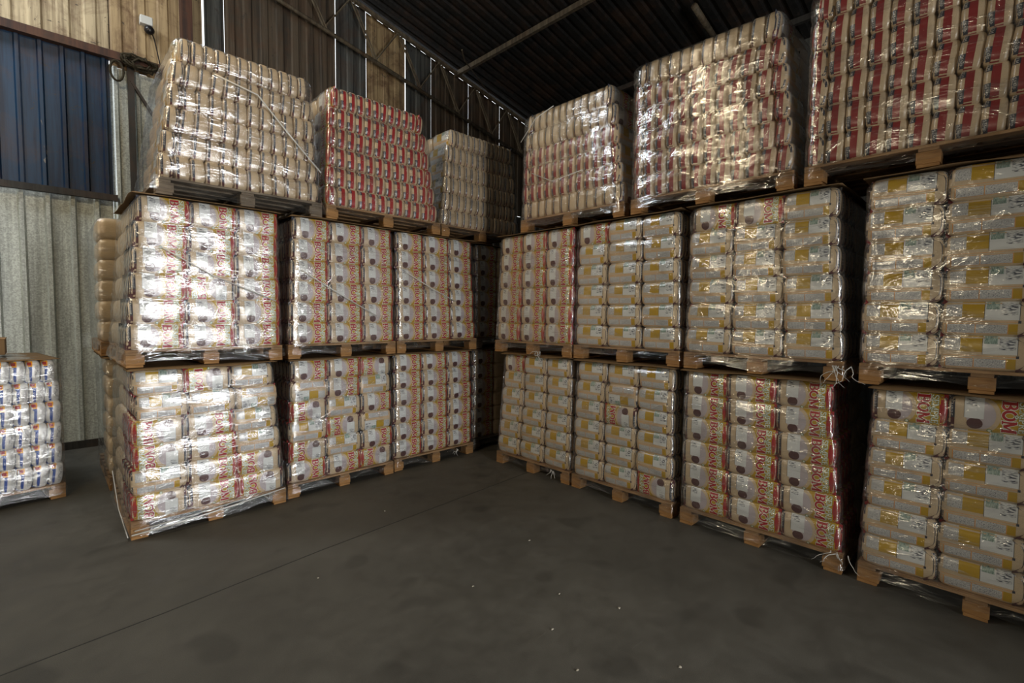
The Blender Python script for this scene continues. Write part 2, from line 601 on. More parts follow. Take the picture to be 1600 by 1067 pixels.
        put('F', lettering('&', (0.102, 0.018), 0.024, (0, -1), (1, 0), 0.026, 0.2), 'pale', 4.4 * e)
        put('F', rect(0.161, 0.196, -H, H), 'red', 1.3 * e)
        put('F', rect(0.156, 0.163, -0.03, 0.035), 'red', 1.4 * e)
        # back
        put('B', rect(-0.192, -0.182, 0.03, 0.085), 'navy', e)
        put('B', rect(-0.192, -0.182, -0.07, -0.02), 'navy', e)
        put('B', rect(-0.168, -0.098, 0.012, H), 'text', e)
        put('B', rect(-0.098, -0.004, 0.006, H), 'yellow', 1.2 * e)
        put('B', rect(-0.002, 0.138, -0.004, H), 'white', 1.2 * e)
        put('B', rect(-0.004, -0.0015, -0.006, H), 'navy', 1.6 * e)
        put('B', rect(0.138, 0.1405, -0.006, H), 'navy', 1.6 * e)
        put('B', rect(0.004, 0.058, 0.052, H), 'mint', 1.8 * e)
        put('B', rect(0.066, 0.132, 0.022, 0.088), 'table', 1.8 * e)
        put('B', rect(-0.176, 0.14, -0.016, -0.0135), 'orange', e)
        put('B', rect(-0.178, 0.134, -0.079, -0.027), 'orange', e)
        put('B', rect(-0.160, -0.040, -0.077, -0.029), 'text', 1.8 * e)
        put('B', rect(-0.036, 0.094, -0.077, -0.029), 'text', 1.8 * e)
        put('B', rect(-0.176, -0.165, -0.077, -0.029), 'grain', 1.8 * e)
        put('B', rect(0.098, 0.134, -0.080, -0.026), 'yellow', 1.8 * e)
        put('B', rect(0.134, 0.146, -0.022, -0.008), 'navy', 2 * e)
        # end with the dark strip
        put('L', rect(-0.047, -0.020, -H, H), 'navy', e)
        put('L', rect(-0.047, -0.020, -H, -0.052), 'maroon', 2 * e)
        put('L', lettering('SEMPRE', (-0.041, 0.082), 0.015, (0, -1), (1, 0), 0.115, 0.14, font=SANS), 'text', 3 * e)
        # end with the red band and dark plates
        put('R', rect(-0.015, 0.014, -H, H), 'brick', e)
        put('R', rect(-0.034, -0.013, 0.042, 0.092), 'navy', 2 * e)
        put('R', rect(-0.034, -0.013, -0.085, -0.015), 'navy', 2 * e)
        put('R', lettering('SEM', (-0.029, 0.086), 0.012, (0, -1), (1, 0), 0.04, 0.15, font=SANS), 'text', 3 * e)
        put('R', lettering('SEMP', (-0.029, -0.020), 0.012, (0, -1), (1, 0), 0.055, 0.15, font=SANS), 'text', 3 * e)
    else:
        for fc, lo, hi in (('L', -0.05, -0.008), ('R', -0.05, -0.008)):
            put(fc, rect(lo, hi, -0.088, 0.05), 'blue', e)
            put(fc, rect(lo, hi, 0.045, 0.088), 'sun', 2 * e)
            put(fc, rect(lo + 0.006, lo + 0.022, -0.07, 0.03), 'pearl', 2 * e)
            put(fc, rect(lo + 0.008, hi - 0.008, 0.055, 0.078), 'red', 3 * e)
            put(fc, rect(0.012, 0.040, -0.06, 0.06), 'text', 2 * e)
        for fc in 'FB':
            put(fc, rect(-0.15, 0.15, -0.05, 0.06), 'blue', e)
            put(fc, rect(-0.05, 0.05, -0.02, 0.05), 'sun', 2 * e)
    me = bpy.data.meshes.new('grain_bag')
    bm.normal_update()
    bm.to_mesh(me)
    bm.free()
    for nme in mats:
        me.materials.append(MAT[nme])
    me.polygons.foreach_set('use_smooth', [True] * len(me.polygons))
    return me


BAGS = [make_bag(s, 'grain') for s in (1, 2, 3)]
END_BAGS = {k: [make_bag(s, 'end_' + k) for s in (8, 9, 10)] for k in ('brick', 'red')}
BLUE_BAGS = [make_bag(s, 'blue') for s in (5, 6)]

REST = []      # bags deeper in the loads or of loads the photo hardly shows: one object at the end


def plain_bag():
    PY = 3.4
    bm = bmesh.new()
    bmesh.ops.create_cube(bm, size=2)
    bmesh.ops.subdivide_edges(bm, edges=bm.edges[:], cuts=5, use_grid_fill=True)
    V = []
    for v in bm.verts:
        u = v.co
        k = (abs(u.x) ** PX + abs(u.y) ** PY + abs(u.z) ** PZ)
        lo, hi = 0.2, 1.6
        for _ in range(24):
            md = (lo + hi) / 2
            if abs(u.x * md) ** PX + abs(u.y * md) ** PY + abs(u.z * md) ** PZ < 1:
                lo = md
            else:
                hi = md
        V.append((u.x * lo * A_, u.y * lo * B_, u.z * lo * C_))
    bm.verts.ensure_lookup_table()
    F = [[v.index for v in f.verts] for f in bm.faces]
    bm.free()
    return np.array(V), np.array(F)


def rest_bundle(frame, x, y, z, orient, bags, pitch, L, hgt):
    (ox, oy, oz), rz = frame
    base = Matrix.Translation((ox, oy, oz)) @ Matrix.Rotation(rz, 4, 'Z') @ Matrix.Translation((x, y, z))
    for i in bags:
        if orient in 'DE':
            m_ = Matrix.Translation(((i + 0.5) * pitch, L / 2, hgt / 2)) @ Matrix.Rotation(PI / 2, 4, 'Z')
        else:
            m_ = Matrix.Translation((L / 2, (i + 0.5) * pitch, hgt / 2))
        REST.append(base @ m_ @ Matrix.Diagonal((L / 0.4 * 1.02, pitch / 0.111 * 1.05, hgt / 0.2 * 1.06, 1)))


# ------------------------------------------------------------------ pallets
PB = {}


def pallet_mesh(key, fn):
    if key not in PB:
        bm = bmesh.new()
        fn(bm)
        me = bpy.data.meshes.new(key[0])
        bm.to_mesh(me)
        bm.free()
        me.materials.append(MAT[key[1]])
        PB[key] = me
    return PB[key]


def make_pallet(root_name, loc, rz, W, D, label, group, woods=('wood', 'wood2'), bottom_front=False, rnd=random):
    r = empty(root_name, loc, rz)
    tag(r, label, 'pallet', group)
    wd, wb = woods
    # deck planks run front to back ... front edge shows plank ends; three bearers run left to right
    def deck(bm):
        n = 7
        pw = 0.105
        for i in range(n):
            y0 = (D - pw) * i / (n - 1)
            b2 = bmesh.new()
            box(b2, 0, W, y0, y0 + pw, 0.119, 0.138)
            bevel(b2, 0.002)
            me = bpy.data.meshes.new('tmp')
            b2.to_mesh(me)
            b2.free()
            bm.from_mesh(me)
            bpy.data.meshes.remove(me)
    link('deck', pallet_mesh(('deck', wd, W, D), deck), [], r)

    def bearer(bm):
        box(bm, 0, 0.1, 0, D, 0.0975, 0.1185)
        bevel(bm, 0.002)

    def block(bm):
        box(bm, 0, 0.12, 0, 0.11, 0.0205, 0.097)
        bevel(bm, 0.003)

    def base(bm):
        box(bm, 0, 0.11, 0, D, 0.0, 0.020)
        bevel(bm, 0.002)
    for i in range(3):
        x = (W - 0.1) * i / 2
        link('bearer', pallet_mesh(('bearer', wd, D), bearer), [], r, (x, 0, 0))
        link('bottom_board', pallet_mesh(('bottom_board', wb, D), base), [], r, ((W - 0.11) * i / 2, 0, 0))
        for j in range(3):
            if j == 1 and i == 1:
                continue
            link('block', pallet_mesh(('block', wb), block), [], r, ((W - 0.12) * i / 2, (D - 0.11) * j / 2, 0))
    return r


# ------------------------------------------------------------------ bundles of bags
ORD = ['lowest', 'second', 'third', 'fourth', 'fifth', 'topmost']
ROT = {'N': (0, 0, 0), 'F': (0, PI, 0), 'B': (0, 0, PI), 'U': (0, PI, PI), 'D': (0, 0, PI / 2), 'E': (0, 0, -PI / 2)}
LOOK = {'N': 'red-lettered', 'F': 'upside-down red-lettered', 'B': 'gold-and-white printed', 'U': 'upside-down gold-printed',
        'D': 'dark-striped', 'E': 'red-striped'}
GROUPLOOK = {'N': 'red-lettered', 'F': 'red-lettered', 'B': 'gold-printed', 'U': 'gold-printed', 'D': 'dark-striped', 'E': 'red-striped'}


def bundle(frame, x, y, z, orient, bags, pitch, L, hgt, label, group, rnd, kind='grain', yaw=0.0, skew=0.0, band='brick', outer=(False, False)):
    """frame = (origin, rz) of the load; x, y, z = front left bottom corner of the bundle in it"""
    (ox, oy, oz), rz = frame
    c, s = math.cos(rz), math.sin(rz)
    r = empty('grain_bundle' if kind == 'grain' else 'blue_bag_bundle', (ox + c * x - s * y, oy + s * x + c * y, oz + z), rz + yaw)
    tag(r, label, 'bag bundle', group)
    sz = hgt / 0.2
    for i in bags:
        me = rnd.choice(BAGS if kind == 'grain' else BLUE_BAGS)
        shown = (i == 0 and outer[0]) or (i == bags[-1] and outer[1])
        if orient in 'DE' and kind == 'grain' and not shown:
            me = rnd.choice(END_BAGS[band])
        o = bpy.data.objects.new('grain_bag', me)
        COL.objects.link(o)
        o.parent = r
        if orient in 'DE':
            o.location = ((i + 0.5) * pitch, L / 2 + rnd.uniform(-0.006, 0.006), hgt / 2)
            o.scale = (L / 0.4, pitch / 0.111 * 1.06, sz * 1.15)
            e = ROT[orient]
            o.rotation_euler = (rnd.uniform(-0.03, 0.03), skew + rnd.uniform(-0.025, 0.025), e[2])
            if orient == 'D' or orient == 'E':
                o.rotation_mode = 'ZYX'
                o.rotation_euler = (0, skew + rnd.uniform(-0.02, 0.02), e[2])
        else:
            o.location = (L / 2 + rnd.uniform(-0.003, 0.003), (i + 0.5) * pitch, hgt / 2)
            o.scale = (L / 0.4 * 1.03, pitch / 0.111, sz * 1.07)
            e = ROT[orient]
            o.rotation_euler = (e[0], e[1] + rnd.uniform(-0.012, 0.012), e[2] + rnd.uniform(-0.012, 0.012))
    return r


def film_shell(name, loc, rz, W, D, H, rows, zdeck, label, group, material, seed, inset=(0, 0), low=0.0, closed=False,
               strands=(), flare=0.0, zbase=0.05):
    """stretch film: a thin wrinkled skin around a load, reaching down over the pallet"""
    rnd = random.Random(seed)
    so = Vector((seed * 3.1, seed * 1.7, seed * 0.9))
    nu, nv = 120, 44
    bm = bmesh.new()

    def foot(u, w_, d_, x0, y0, rad):
        # rounded rectangle, u in 0..1 from the front left corner, counter-clockwise seen from above
        per = 2 * (w_ + d_)
        s = u * per
        if s < w_:
            p = Vector((s, 0)); n = Vector((0, -1))
        elif s < w_ + d_:
            p = Vector((w_, s - w_)); n = Vector((1, 0))
        elif s < 2 * w_ + d_:
            p = Vector((w_ - (s - w_ - d_), d_)); n = Vector((0, 1))
        else:
            p = Vector((0, d_ - (s - 2 * w_ - d_))); n = Vector((-1, 0))
        # round the corners: pull towards the centre of the nearest corner circle
        cx = min(max(p.x, rad), w_ - rad)
        cy = min(max(p.y, rad), d_ - rad)
        v = p - Vector((cx, cy))
        if abs(v.x) > 1e-9 and abs(v.y) > 1e-9:
            n = v.normalized()
            p = Vector((cx, cy)) + n * rad
        return p + Vector((x0, y0)), n
    rings = []
    hrow = (H - zdeck) / rows
    for j in range(nv + 1):
        v = j / nv
        z = zbase + (H - zbase) * v
        f = max(0.0, (z - zdeck) / (H - zdeck))
        l_, r_ = inset[0] * f, inset[1] * f
        if z < zdeck:
            g = (zdeck - z) / max(1e-6, zdeck - zbase)
            off = 0.010 + 0.012 * g
            rad = 0.03
        else:
            ph = ((z - zdeck) / hrow) % 1.0
            off = 0.013 - 0.012 * (abs(2 * ph - 1) ** 6)
            rad = 0.045
            if f > 0.96:
                off -= (f - 0.96) / 0.04 * 0.035
        ring = []
        for i in range(nu):
            u = i / nu
            # spread samples a little towards corners is unnecessary at this density
            p, n = foot(u, W - l_ - r_, D, l_, 0, rad)
            w3 = Vector((p.x, p.y, z))
            wr = noise.noise(Vector((u * 14, z * 5 + u * 9, 0)) + so) * 0.005 + noise.noise(Vector((u * 40, z * 14 - u * 24, 3)) + so) * 0.0025
            zz = z
            if j == 0:
                zz += noise.noise(Vector((u * 18, 0, 0)) + so) * 0.035 + low
            elif j < 4:
                zz += low * (1 - j / 4)
            q = p + n * (off + wr + (flare * (1 - j / 4) if j < 4 else 0))
            ring.append(bm.verts.new((q.x, q.y, zz)))
        rings.append(ring)
    # fold over the top
    cxy = Vector((W / 2, D / 2))
    for ins, dz in ((0.05, 0.010), (0.16, 0.014)) + (((0.5, 0.016), (0.95, 0.018)) if closed else ()):
        ring = []
        for i in range(nu):
            p = rings[nv][i].co
            k = ins / 0.6 if ins < 0.3 else ins
            q = Vector((p.x, p.y)).lerp(cxy, min(k, 0.98))
            ring.append(bm.verts.new((q.x, q.y, H + dz + noise.noise(Vector((q.x * 8, q.y * 8, 5)) + so) * 0.004)))
        rings.append(ring)
    for a, b in zip(rings[:-1], rings[1:]):
        for i in range(nu):
            bm.faces.new((a[i], a[(i + 1) % nu], b[(i + 1) % nu], b[i]))
    if closed:
        bm.faces.new(rings[-1])
    o = link(name, bm, MAT[material], None, loc, smooth=True)
    o.rotation_euler = (0, 0, rz)
    tag(o, label, 'stretch film', group)
    for pts, rad in strands:
        b = bmesh.new()
        tube(b, pts, rad, 5)
        link('film_strand', b, MAT['film_rope'], o, smooth=True)
    return o


def sheet(loc, rz, W, D, label, seed, over=0.022, sag=0.02, low=0.004):
    so = Vector((seed * 2.3, seed, 0))
    bm = bmesh.new()
    nx, ny = 36, 24
    g = {}
    for i in range(nx + 1):
        for j in range(ny + 1):
            x = -over + (W + 2 * over) * i / nx
            y = -over + (D + 2 * over) * j / ny
            ex = max(0, -x, x - W) / max(over, 0.01)
            ey = max(0, -y, y - D) / max(over, 0.01)
            wv = noise.noise(Vector((x * 3.2, y * 3, 0)) + so)
            z = low + max(ex, ey) * (-sag * (0.55 + wv)) 
            g[i, j] = bm.verts.new((x, y, z))
    fs = []
    for i in range(nx):
        for j in range(ny):
            fs.append(bm.faces.new((g[i, j], g[i + 1, j], g[i + 1, j + 1], g[i, j + 1])))
    o = link('cardboard_sheet', bm, MAT['card'], None, loc, smooth=True)
    md = o.modifiers.new('thickness', 'SOLIDIFY')
    md.thickness = 0.005
    o.rotation_euler = (0, 0, rz)
    tag(o, label, 'cardboard sheet', 'cardboard sheets between the loads')
    return o


TIER_Z = (0.0, 1.36, 2.74)
TIER = ('floor', 'middle', 'top')
DECK = 0.139
CN = ('left column', 'middle column', 'right column')


def load_flat(stack, tier, loc, rz, W, D, pattern, inset=(0, 0), full=(True, False, True), back=(), film='film', lift=0.0, seed=0,
              sheet_top=True, strands=(), woods=('wood', 'wood2'), rows=6, rest=(), layer_h=None, jog=None, low=0.0, flare=0.0, closed=False):
    """load whose bags show their broad faces: three bundles across"""
    rnd = random.Random(seed)
    name = f'{TIER[tier]} load, {stack}'
    make_pallet('wooden_pallet', loc, rz, W, D, f'wooden pallet under the {name}', 'wooden pallets under the loads', woods)
    H = layer_h * rows if layer_h else (1.345 if tier == 0 else 1.365) - DECK - 0.012
    hr = H / rows
    frame = (loc, rz)
    for r in range(rows):
        f = (r + 0.5) / rows
        l_, r_ = inset[0] * f, inset[1] * f
        L = (W - 0.012 - l_ - r_) / 3
        dx = rnd.uniform(-0.008, 0.008) + (jog[r] if jog else 0)
        for c in range(3):
            o = pattern[r][c]
            bags = range(5) if full[c] else range(2)
            if c in rest:
                rest_bundle(frame, 0.006 + l_ + c * L + dx, 0.012, DECK + r * hr, o, bags, 0.108, L, hr)
                continue
            lab = f'{LOOK[o]} grain bundle, {ORD[r]} layer, {CN[c]}, {name}'
            bundle(frame, 0.006 + l_ + c * L + dx, 0.012 + rnd.uniform(-0.010, 0.008), DECK + r * hr, o, bags, 0.108, L, hr,
                   lab, f'grain bundles of the {name}', rnd)
            if c in back:
                rest_bundle(frame, 0.006 + l_ + c * L + dx, 0.012 + 5 * 0.108 + 0.006, DECK + r * hr, o, range(5), 0.108, L, hr)
    film_shell('stretch_film', loc, rz, W, D, DECK + H + 0.004, rows, DECK, f'clear stretch film around the {name}', 'stretch film around the loads',
               film, seed + 1, inset, strands=strands, low=low, flare=flare)
    if sheet_top:
        cx_, sx_ = math.cos(rz) * inset[0] * 0.9, math.sin(rz) * inset[0] * 0.9
        sheet((loc[0] + cx_, loc[1] + sx_, loc[2] + DECK + H + 0.018), rz, W - 0.9 * sum(inset), D, f'brown cardboard sheet on the {name}', seed)


def load_ends(stack, tier, loc, rz, W, D, rowdef, inset=(0, 0), nb=6, film='film_light', seed=0, H=1.18, side=None, strands=(),
              woods=('wood', 'wood2'), skew=0.0, kind='grain', closed=False, rowshift=None, band='brick', low=0.0, flare=0.0, label_name=None):
    """load whose bags show their narrow ends: two bundles of six across"""
    rnd = random.Random(seed)
    name = label_name or f'{TIER[tier]} load, {stack}'
    make_pallet('wooden_pallet', loc, rz, W, D, f'wooden pallet under the {name}', 'wooden pallets under the loads', woods)
    rows = len(rowdef)
    hr = H / rows
    frame = (loc, rz)
    for r in range(rows):
        f = (r + 0.5) / rows
        l_, r_ = inset[0] * f, inset[1] * f
        if r == rows - 1:
            l_ += 0.03
            r_ += 0.03
        Wb = (W - 0.012 - l_ - r_) / 2
        pitch = Wb / nb
        o = rowdef[r]
        for c in range(2):
            dz = 0
            sk = skew + rnd.uniform(-0.05, 0.05)
            bag = 'blue bag' if kind == 'blue' else 'grain'
            look = 'blue-and-orange marked' if kind == 'blue' else LOOK[o]
            cn = ('left column', 'right column')[c]
            bundle(frame, 0.006 + l_ + c * Wb, 0.012 + rnd.uniform(-0.012, 0.012), DECK + r * hr, o, range(nb), pitch, 0.4, hr,
                   f'{look} bundle, {ORD[r] if rows == 6 or r < 5 else "topmost"} layer, {cn}, {name}', f'grain bundles of the {name}', rnd, kind, skew=sk, band=band, outer=(c == 0, c == 1))
            if side == c:
                for k in (1, 2):
                    if 0.012 + 0.4 * (k + 1) > D:
                        continue
                    rest_bundle(frame, 0.006 + l_ + c * Wb, 0.014 + 0.4 * k, DECK + r * hr, o, range(nb), pitch, 0.395, hr)
    film_shell('stretch_film', loc, rz, W, D, DECK + H + 0.004, rows, DECK, f'clear stretch film around the {name}', 'stretch film around the loads',
               film, seed + 1, inset, strands=strands, closed=closed, low=low, flare=flare)


N3 = ['NNN'] * 6
B3 = ['BBB'] * 6
LY = 4.76
# ---- row along the back: floor tier
S1, S2, S3, S4 = 'bright end stack of back row', 'second stack of back row', 'third stack of back row', 'corner stack of back row'
load_flat(S1, 0, (0.46, LY - 0.02, 0), 0, 1.17, 1.2, ['FNF', 'BNF', 'FNB', 'FNB', 'BBU', 'BFB'], inset=(0.03, 0.10), full=(True, True, True), back=(0,),
          film='film_heavy', seed=11, jog=(0, 0, .01, -.01, .02, 0), low=-0.01, flare=0.01,
          strands=[([(0.0, -0.03, 0.05), (0.3, -0.035, 0.065), (0.7, -0.035, 0.10), (1.15, -0.03, 0.15)], 0.006),
                   ([(0.02, -0.03, 0.08), (0.4, -0.032, 0.10), (0.8, -0.03, 0.135)], 0.004),
                   ([(-0.02, 0.0, 0.03), (-0.03, 0.5, 0.12), (-0.03, 0.9, 0.35)], 0.004)])
load_flat(S2, 0, (1.665, LY + 0.03, 0), 0, 1.15, 1.2, ['NNF', 'FBN', 'BFU', 'FBN', 'UNB', 'NNF'], inset=(0.05, 0.02), film='film', seed=12)
load_flat(S3, 0, (2.845, LY + 0.06, 0), 0, 1.16, 1.2, N3, film='film_light', seed=13, inset=(0, 0.03))
load_flat(S4, 0, (4.09, LY + 0.16, 0), 0, 1.16, 1.2, N3, film='film', seed=14, rest=(1, 2), woods=('wood3', 'wood3'))
# ---- middle tier
load_flat(S1, 1, (0.465, LY, TIER_Z[1]), 0, 1.16, 1.2, ['NNN', 'NNN', 'NFN', 'NNN', 'NNN', 'NNN'], inset=(0.10, 0.02), full=(True, True, True), back=(0,),
          film='film_heavy', seed=21, sheet_top=True, low=-0.02, flare=0.015,
          strands=[([(0.25, -0.03, 0.95), (0.6, -0.035, 0.75), (1.1, -0.03, 0.55)], 0.005)])
load_flat(S2, 1, (1.68, LY + 0.0, TIER_Z[1]), 0, 1.15, 1.2, N3, film='film', seed=22, inset=(0.06, 0.03),
          strands=[([(0.12, -0.03, 0.85), (0.45, -0.035, 0.66), (0.9, -0.03, 0.42)], 0.005)])
load_flat(S3, 1, (2.86, LY + 0.02, TIER_Z[1]), 0, 1.16, 1.2, N3, film='film_light', seed=23, inset=(0, 0.07),
          strands=[([(0.12, -0.03, 0.90), (0.45, -0.035, 0.74), (0.8, -0.03, 0.60)], 0.005)])
load_flat(S4, 1, (4.09, LY + 0.12, TIER_Z[1]), 0, 1.16, 1.2, N3, film='film', seed=24, rest=(1, 2), woods=('wood3', 'wood3'))
# ---- top tier
load_ends(S1, 2, (0.69, LY, TIER_Z[2]), 0, 1.33, 1.2, 'DDDDDD', inset=(0.16, 0.10), film='film', seed=31, H=1.14, side=0, skew=0.05, low=-0.04, flare=0.06,
          woods=('wood3', 'wood3'),
          strands=[([(0.42, -0.02, 1.05), (0.75, -0.035, 0.98), (1.0, -0.035, 0.72), (1.31, -0.03, 0.42)], 0.007)])
load_ends(S2, 2, (2.06, LY - 0.01, TIER_Z[2]), 0, 1.37, 1.2, 'EEEEEE', inset=(0.04, 0.22), film='film_light', seed=32, H=1.16, side=0, band='red', skew=0.04)
load_ends(S3, 2, (3.47, LY + 0.02, TIER_Z[2]), 0, 1.30, 1.2, 'DDDDDD', inset=(0.12, 0.10), film='film_light', seed=33, H=1.15, side=0, skew=0.03)
# ---- second row behind the end stack
load_flat('stack behind the back row', 0, (0.45, 6.22, 0), 0, 1.16, 1.15, N3, film='film_heavy', seed=41, full=(True, False, False), rest=(0, 1, 2))
load_flat('stack behind the back row', 1, (0.42, 6.22, TIER_Z[1]), 0, 1.16, 1.15, N3, film='film_heavy', seed=42, full=(True, False, False), rest=(0, 1, 2), sheet_top=False)

# ---- row along the right side: faces -x; local x runs towards the camera
RX, RZ = 3.97, -PI / 2
Q1, Q2, Q3, Q4 = 'far stack of side row', 'second-farthest stack of side row', 'second-nearest stack of side row', 'nearest stack of side row'
load_flat(Q1, 0, (RX, 4.33, 0), RZ, 1.14, 1.2, ['BBB', 'BBB', 'BBB', 'BBB', 'BBB', 'NBB'], inset=(0.12, 0.0), film='film', seed=51, back=(0,))
load_flat(Q2, 0, (RX, 3.155, 0), RZ, 1.13, 1.2, ['BBF', 'BBB', 'BBB', 'BFB', 'BUB', 'BBB'], inset=(0.04, 0.02), film='film', seed=52)
load_flat(Q3, 0, (RX, 1.945, 0), RZ, 1.20, 1.2, N3, inset=(0.0, 0.12), film='film', seed=53, back=(2,), full=(True, True, True), low=-0.01)
load_flat(Q4, 0, (RX, 0.655, 0), RZ, 1.18, 1.2, ['BBB', 'BBB', 'BBB', 'BBB', 'BBB', 'NNN'], inset=(0.04, 0.0), film='film', seed=54, rest=(2,))
load_flat(Q1, 1, (RX - 0.02, 4.35, TIER_Z[1]), RZ, 1.17, 1.2, N3, inset=(0.08, 0.0), film='film_heavy', seed=61)
load_flat(Q2, 1, (RX, 3.155, TIER_Z[1]), RZ, 1.16, 1.2, ['BBB', 'BBB', 'BBB', 'BBB', 'BBB', 'NBB'], inset=(0.02, 0.03), film='film_light', seed=62)
load_flat(Q3, 1, (RX, 1.95, TIER_Z[1]), RZ, 1.16, 1.2, ['BBB', 'BBB', 'BBB', 'BBB', 'BBB', 'NNB'], inset=(0.02, 0.08), film='film', seed=63, back=(2,))
load_flat(Q4, 1, (RX, 0.70, TIER_Z[1]), RZ, 1.20, 1.2, B3, inset=(0.0, 0.0), film='film', seed=64)
load_ends(Q1, 2, (RX, 3.95, TIER_Z[2]), RZ, 1.36, 1.2, 'DEEEDD', inset=(0.04, 0.16), film='film', seed=71, H=1.14, side=1, skew=0.04,
          strands=[([(0.02, -0.03, 1.0), (0.25, -0.035, 1.2), (0.5, -0.03, 1.26)], 0.005),
                   ([(0.2, -0.03, 0.62), (0.5, -0.035, 0.48), (0.9, -0.03, 0.52)], 0.004)])
load_ends(Q2, 2, (RX, 2.51, TIER_Z[2]), RZ, 1.36, 1.2, 'EEEEED', inset=(0.0, 0.12), film='film', seed=72, H=1.2, side=1, skew=0.05)
load_ends('nearest stack of side row', 2, (RX, 1.08, TIER_Z[2]), RZ, 1.36, 1.2, 'EEEEEE', inset=(0.0, 0.0), film='film_light', seed=73, H=1.2, side=0, skew=0.06)

# ---- the blue and white load by the wall
brz = math.radians(9)
bx, by = 0.13 - 1.3 * math.cos(brz), 6.32 - 1.3 * math.sin(brz)
load_ends('', 0, (bx, by, 0), brz, 1.30, 1.1, 'DDDDDD', inset=(0, 0.0), film='film_heavy', seed=81, H=1.19, side=1, skew=0.08, kind='blue', closed=True,
          label_name='blue-and-white load by metal wall')
sheet((bx, by, DECK + 1.19 + 0.012), brz, 1.3, 1.1, 'grey-brown sheet covering the blue-and-white load by metal wall', 9, over=0.0, sag=0.0)

# ---- the bags deeper in the loads, as one body
PV, PF = plain_bag()
allv, allf = [], []
for k, m_ in enumerate(REST):
    a = np.array(m_)
    allv.append(PV @ a[:3, :3].T + a[:3, 3])
    allf.append(PF + k * len(PV))
me = bpy.data.meshes.new('inner_grain_bags')
me.from_pydata(np.vstack(allv).tolist(), [], np.vstack(allf).tolist())
o = link('inner_grain_bags', me, MAT['grain'], smooth=True)
tag(o, 'plain grain bags deeper inside and behind the stacked loads', 'grain bags', kind='stuff')

# ------------------------------------------------------------------ film shreds hanging from pallets
def shred(x, y, z, n, size, label, seed):
    rnd = random.Random(seed)
    bm = bmesh.new()
    for k in range(n):
        p = Vector((rnd.uniform(-0.02, 0.02), rnd.uniform(-size * 0.4, size * 0.4), 0))
        pts = [p.copy()]
        d = Vector((rnd.uniform(-0.3, 0.1), rnd.uniform(-1, 1), -1)).normalized()
        for i in range(7):
            d = (d + Vector((rnd.uniform(-.6, .6), rnd.uniform(-.8, .8), rnd.uniform(-.8, .5)))).normalized()
            p = p + d * size * 0.16
            pts.append(p.copy())
        tube(bm, pts, [0.004 * (1 - i / 9) for i in range(len(pts))], 4)
    o = link('film_shred', bm, MAT['film_rope'], None, (x, y, z), smooth=True)
    tag(o, label, 'plastic film')


shred(RX - 0.02, 0.80, 1.47, 9, 0.16, 'tangled clear film shred at near corner of pallet, second-nearest stack of side row', 1)
shred(RX - 0.03, 3.62, 1.40, 6, 0.13, 'torn clear film shred under the middle pallet, far stack of side row', 2)
shred(RX - 0.03, 0.76, 0.16, 6, 0.14, 'torn film shred at floor pallet corner, second-nearest stack of side row', 3)
shred(RX - 0.03, 3.40, 0.12, 4, 0.09, 'small film shred under the floor pallet, far stack of side row', 4)
shred(3.7, LY + 0.0, 0.12, 4, 0.09, 'small film shred under the floor pallet, third stack of back row', 5)

# ------------------------------------------------------------------ the building
YW, XR, XL, YF = 8.5, 9.2, -6.0, -4.6


def roof_z(x):
    return 7.40 - 0.2073 * (x - 4.33)


m = MAT['floor'] = mat('dark_concrete', (0.05, 0.05, 0.045), 0.6, spec=0.35)
t = NT(m)
n1 = t.noise(t.coords(), 0.9, 4, 0.6)
n2 = t.noise(t.coords(), 5.5, 5, 0.7)
n3 = t.noise(t.coords(), 260, 2, 0.7)
spots = t.ramp(t.noise(t.coords(), 2.6, 1, 0.5), [(0.30, (0.35, 0.35, 0.35)), (0.37, (1, 1, 1))])
c = t.ramp(n1, [(0.3, (0.066, 0.063, 0.054)), (0.7, (0.102, 0.097, 0.083))])
c = mixc(t, 0.5, c, t.ramp(n2, [(0.3, (0.55, 0.55, 0.55)), (0.7, (1.2, 1.2, 1.2))]), 'MULTIPLY')
c = mixc(t, 0.35, c, t.ramp(n3, [(0.3, (0.3, 0.3, 0.3)), (0.7, (1.5, 1.5, 1.5))]), 'MULTIPLY')
c = mixc(t, 0.38, c, spots, 'MULTIPLY')
# pale scuffs and dust
sc_ = t.noise(t.coords((1, 9, 1), (0, 0, 0.9)), 2.4, 4, 0.75)
c = mixc(t, t.ramp(sc_, [(0.66, (0, 0, 0)), (0.78, (0.25, 0.25, 0.25))]), c, (0.20, 0.195, 0.18))
vor = t.n('ShaderNodeTexVoronoi')
vor.inputs['Scale'].default_value = 3.2
t.l(t.coords(), vor.inputs['Vector'])
dots = t.math('LESS_THAN', vor.outputs['Distance'], 0.006)
c = mixc(t, dots, c, (0.5, 0.5, 0.45))
t.l(c, t.b.inputs['Base Color'])
t.l(t.bump(n3, 0.35, 0.002), t.b.inputs['Normal'])
t.l(t.ramp(n2, [(0.3, (0.45, 0.45, 0.45)), (0.7, (0.75, 0.75, 0.75))]), t.b.inputs['Roughness'])

bm = bmesh.new()
box(bm, XL - 0.3, XR + 0.3, YF - 3.0, YW + 0.4, -0.2, 0.0)
tag(link('floor', bm, MAT['floor']), 'dark grey concrete warehouse floor with stains', kind='structure')
m = MAT['joint'] = mat('joint_filler', (0.012, 0.012, 0.011), 0.8)
bm = bmesh.new()
pts = [(-0.6, 3.36), (0.46, 3.45), (1.47, 3.575), (3.47, 3.74), (4.2, 3.80)]
for (xa, ya), (xb, yb) in zip(pts[:-1], pts[1:]):
    bar(bm, (xa, ya, 0.0006), (xb, yb, 0.0006), 0.007, 0.0012)
tag(link('trim_1', bm, MAT['joint']), 'thin dark joint line across the floor', kind='structure')


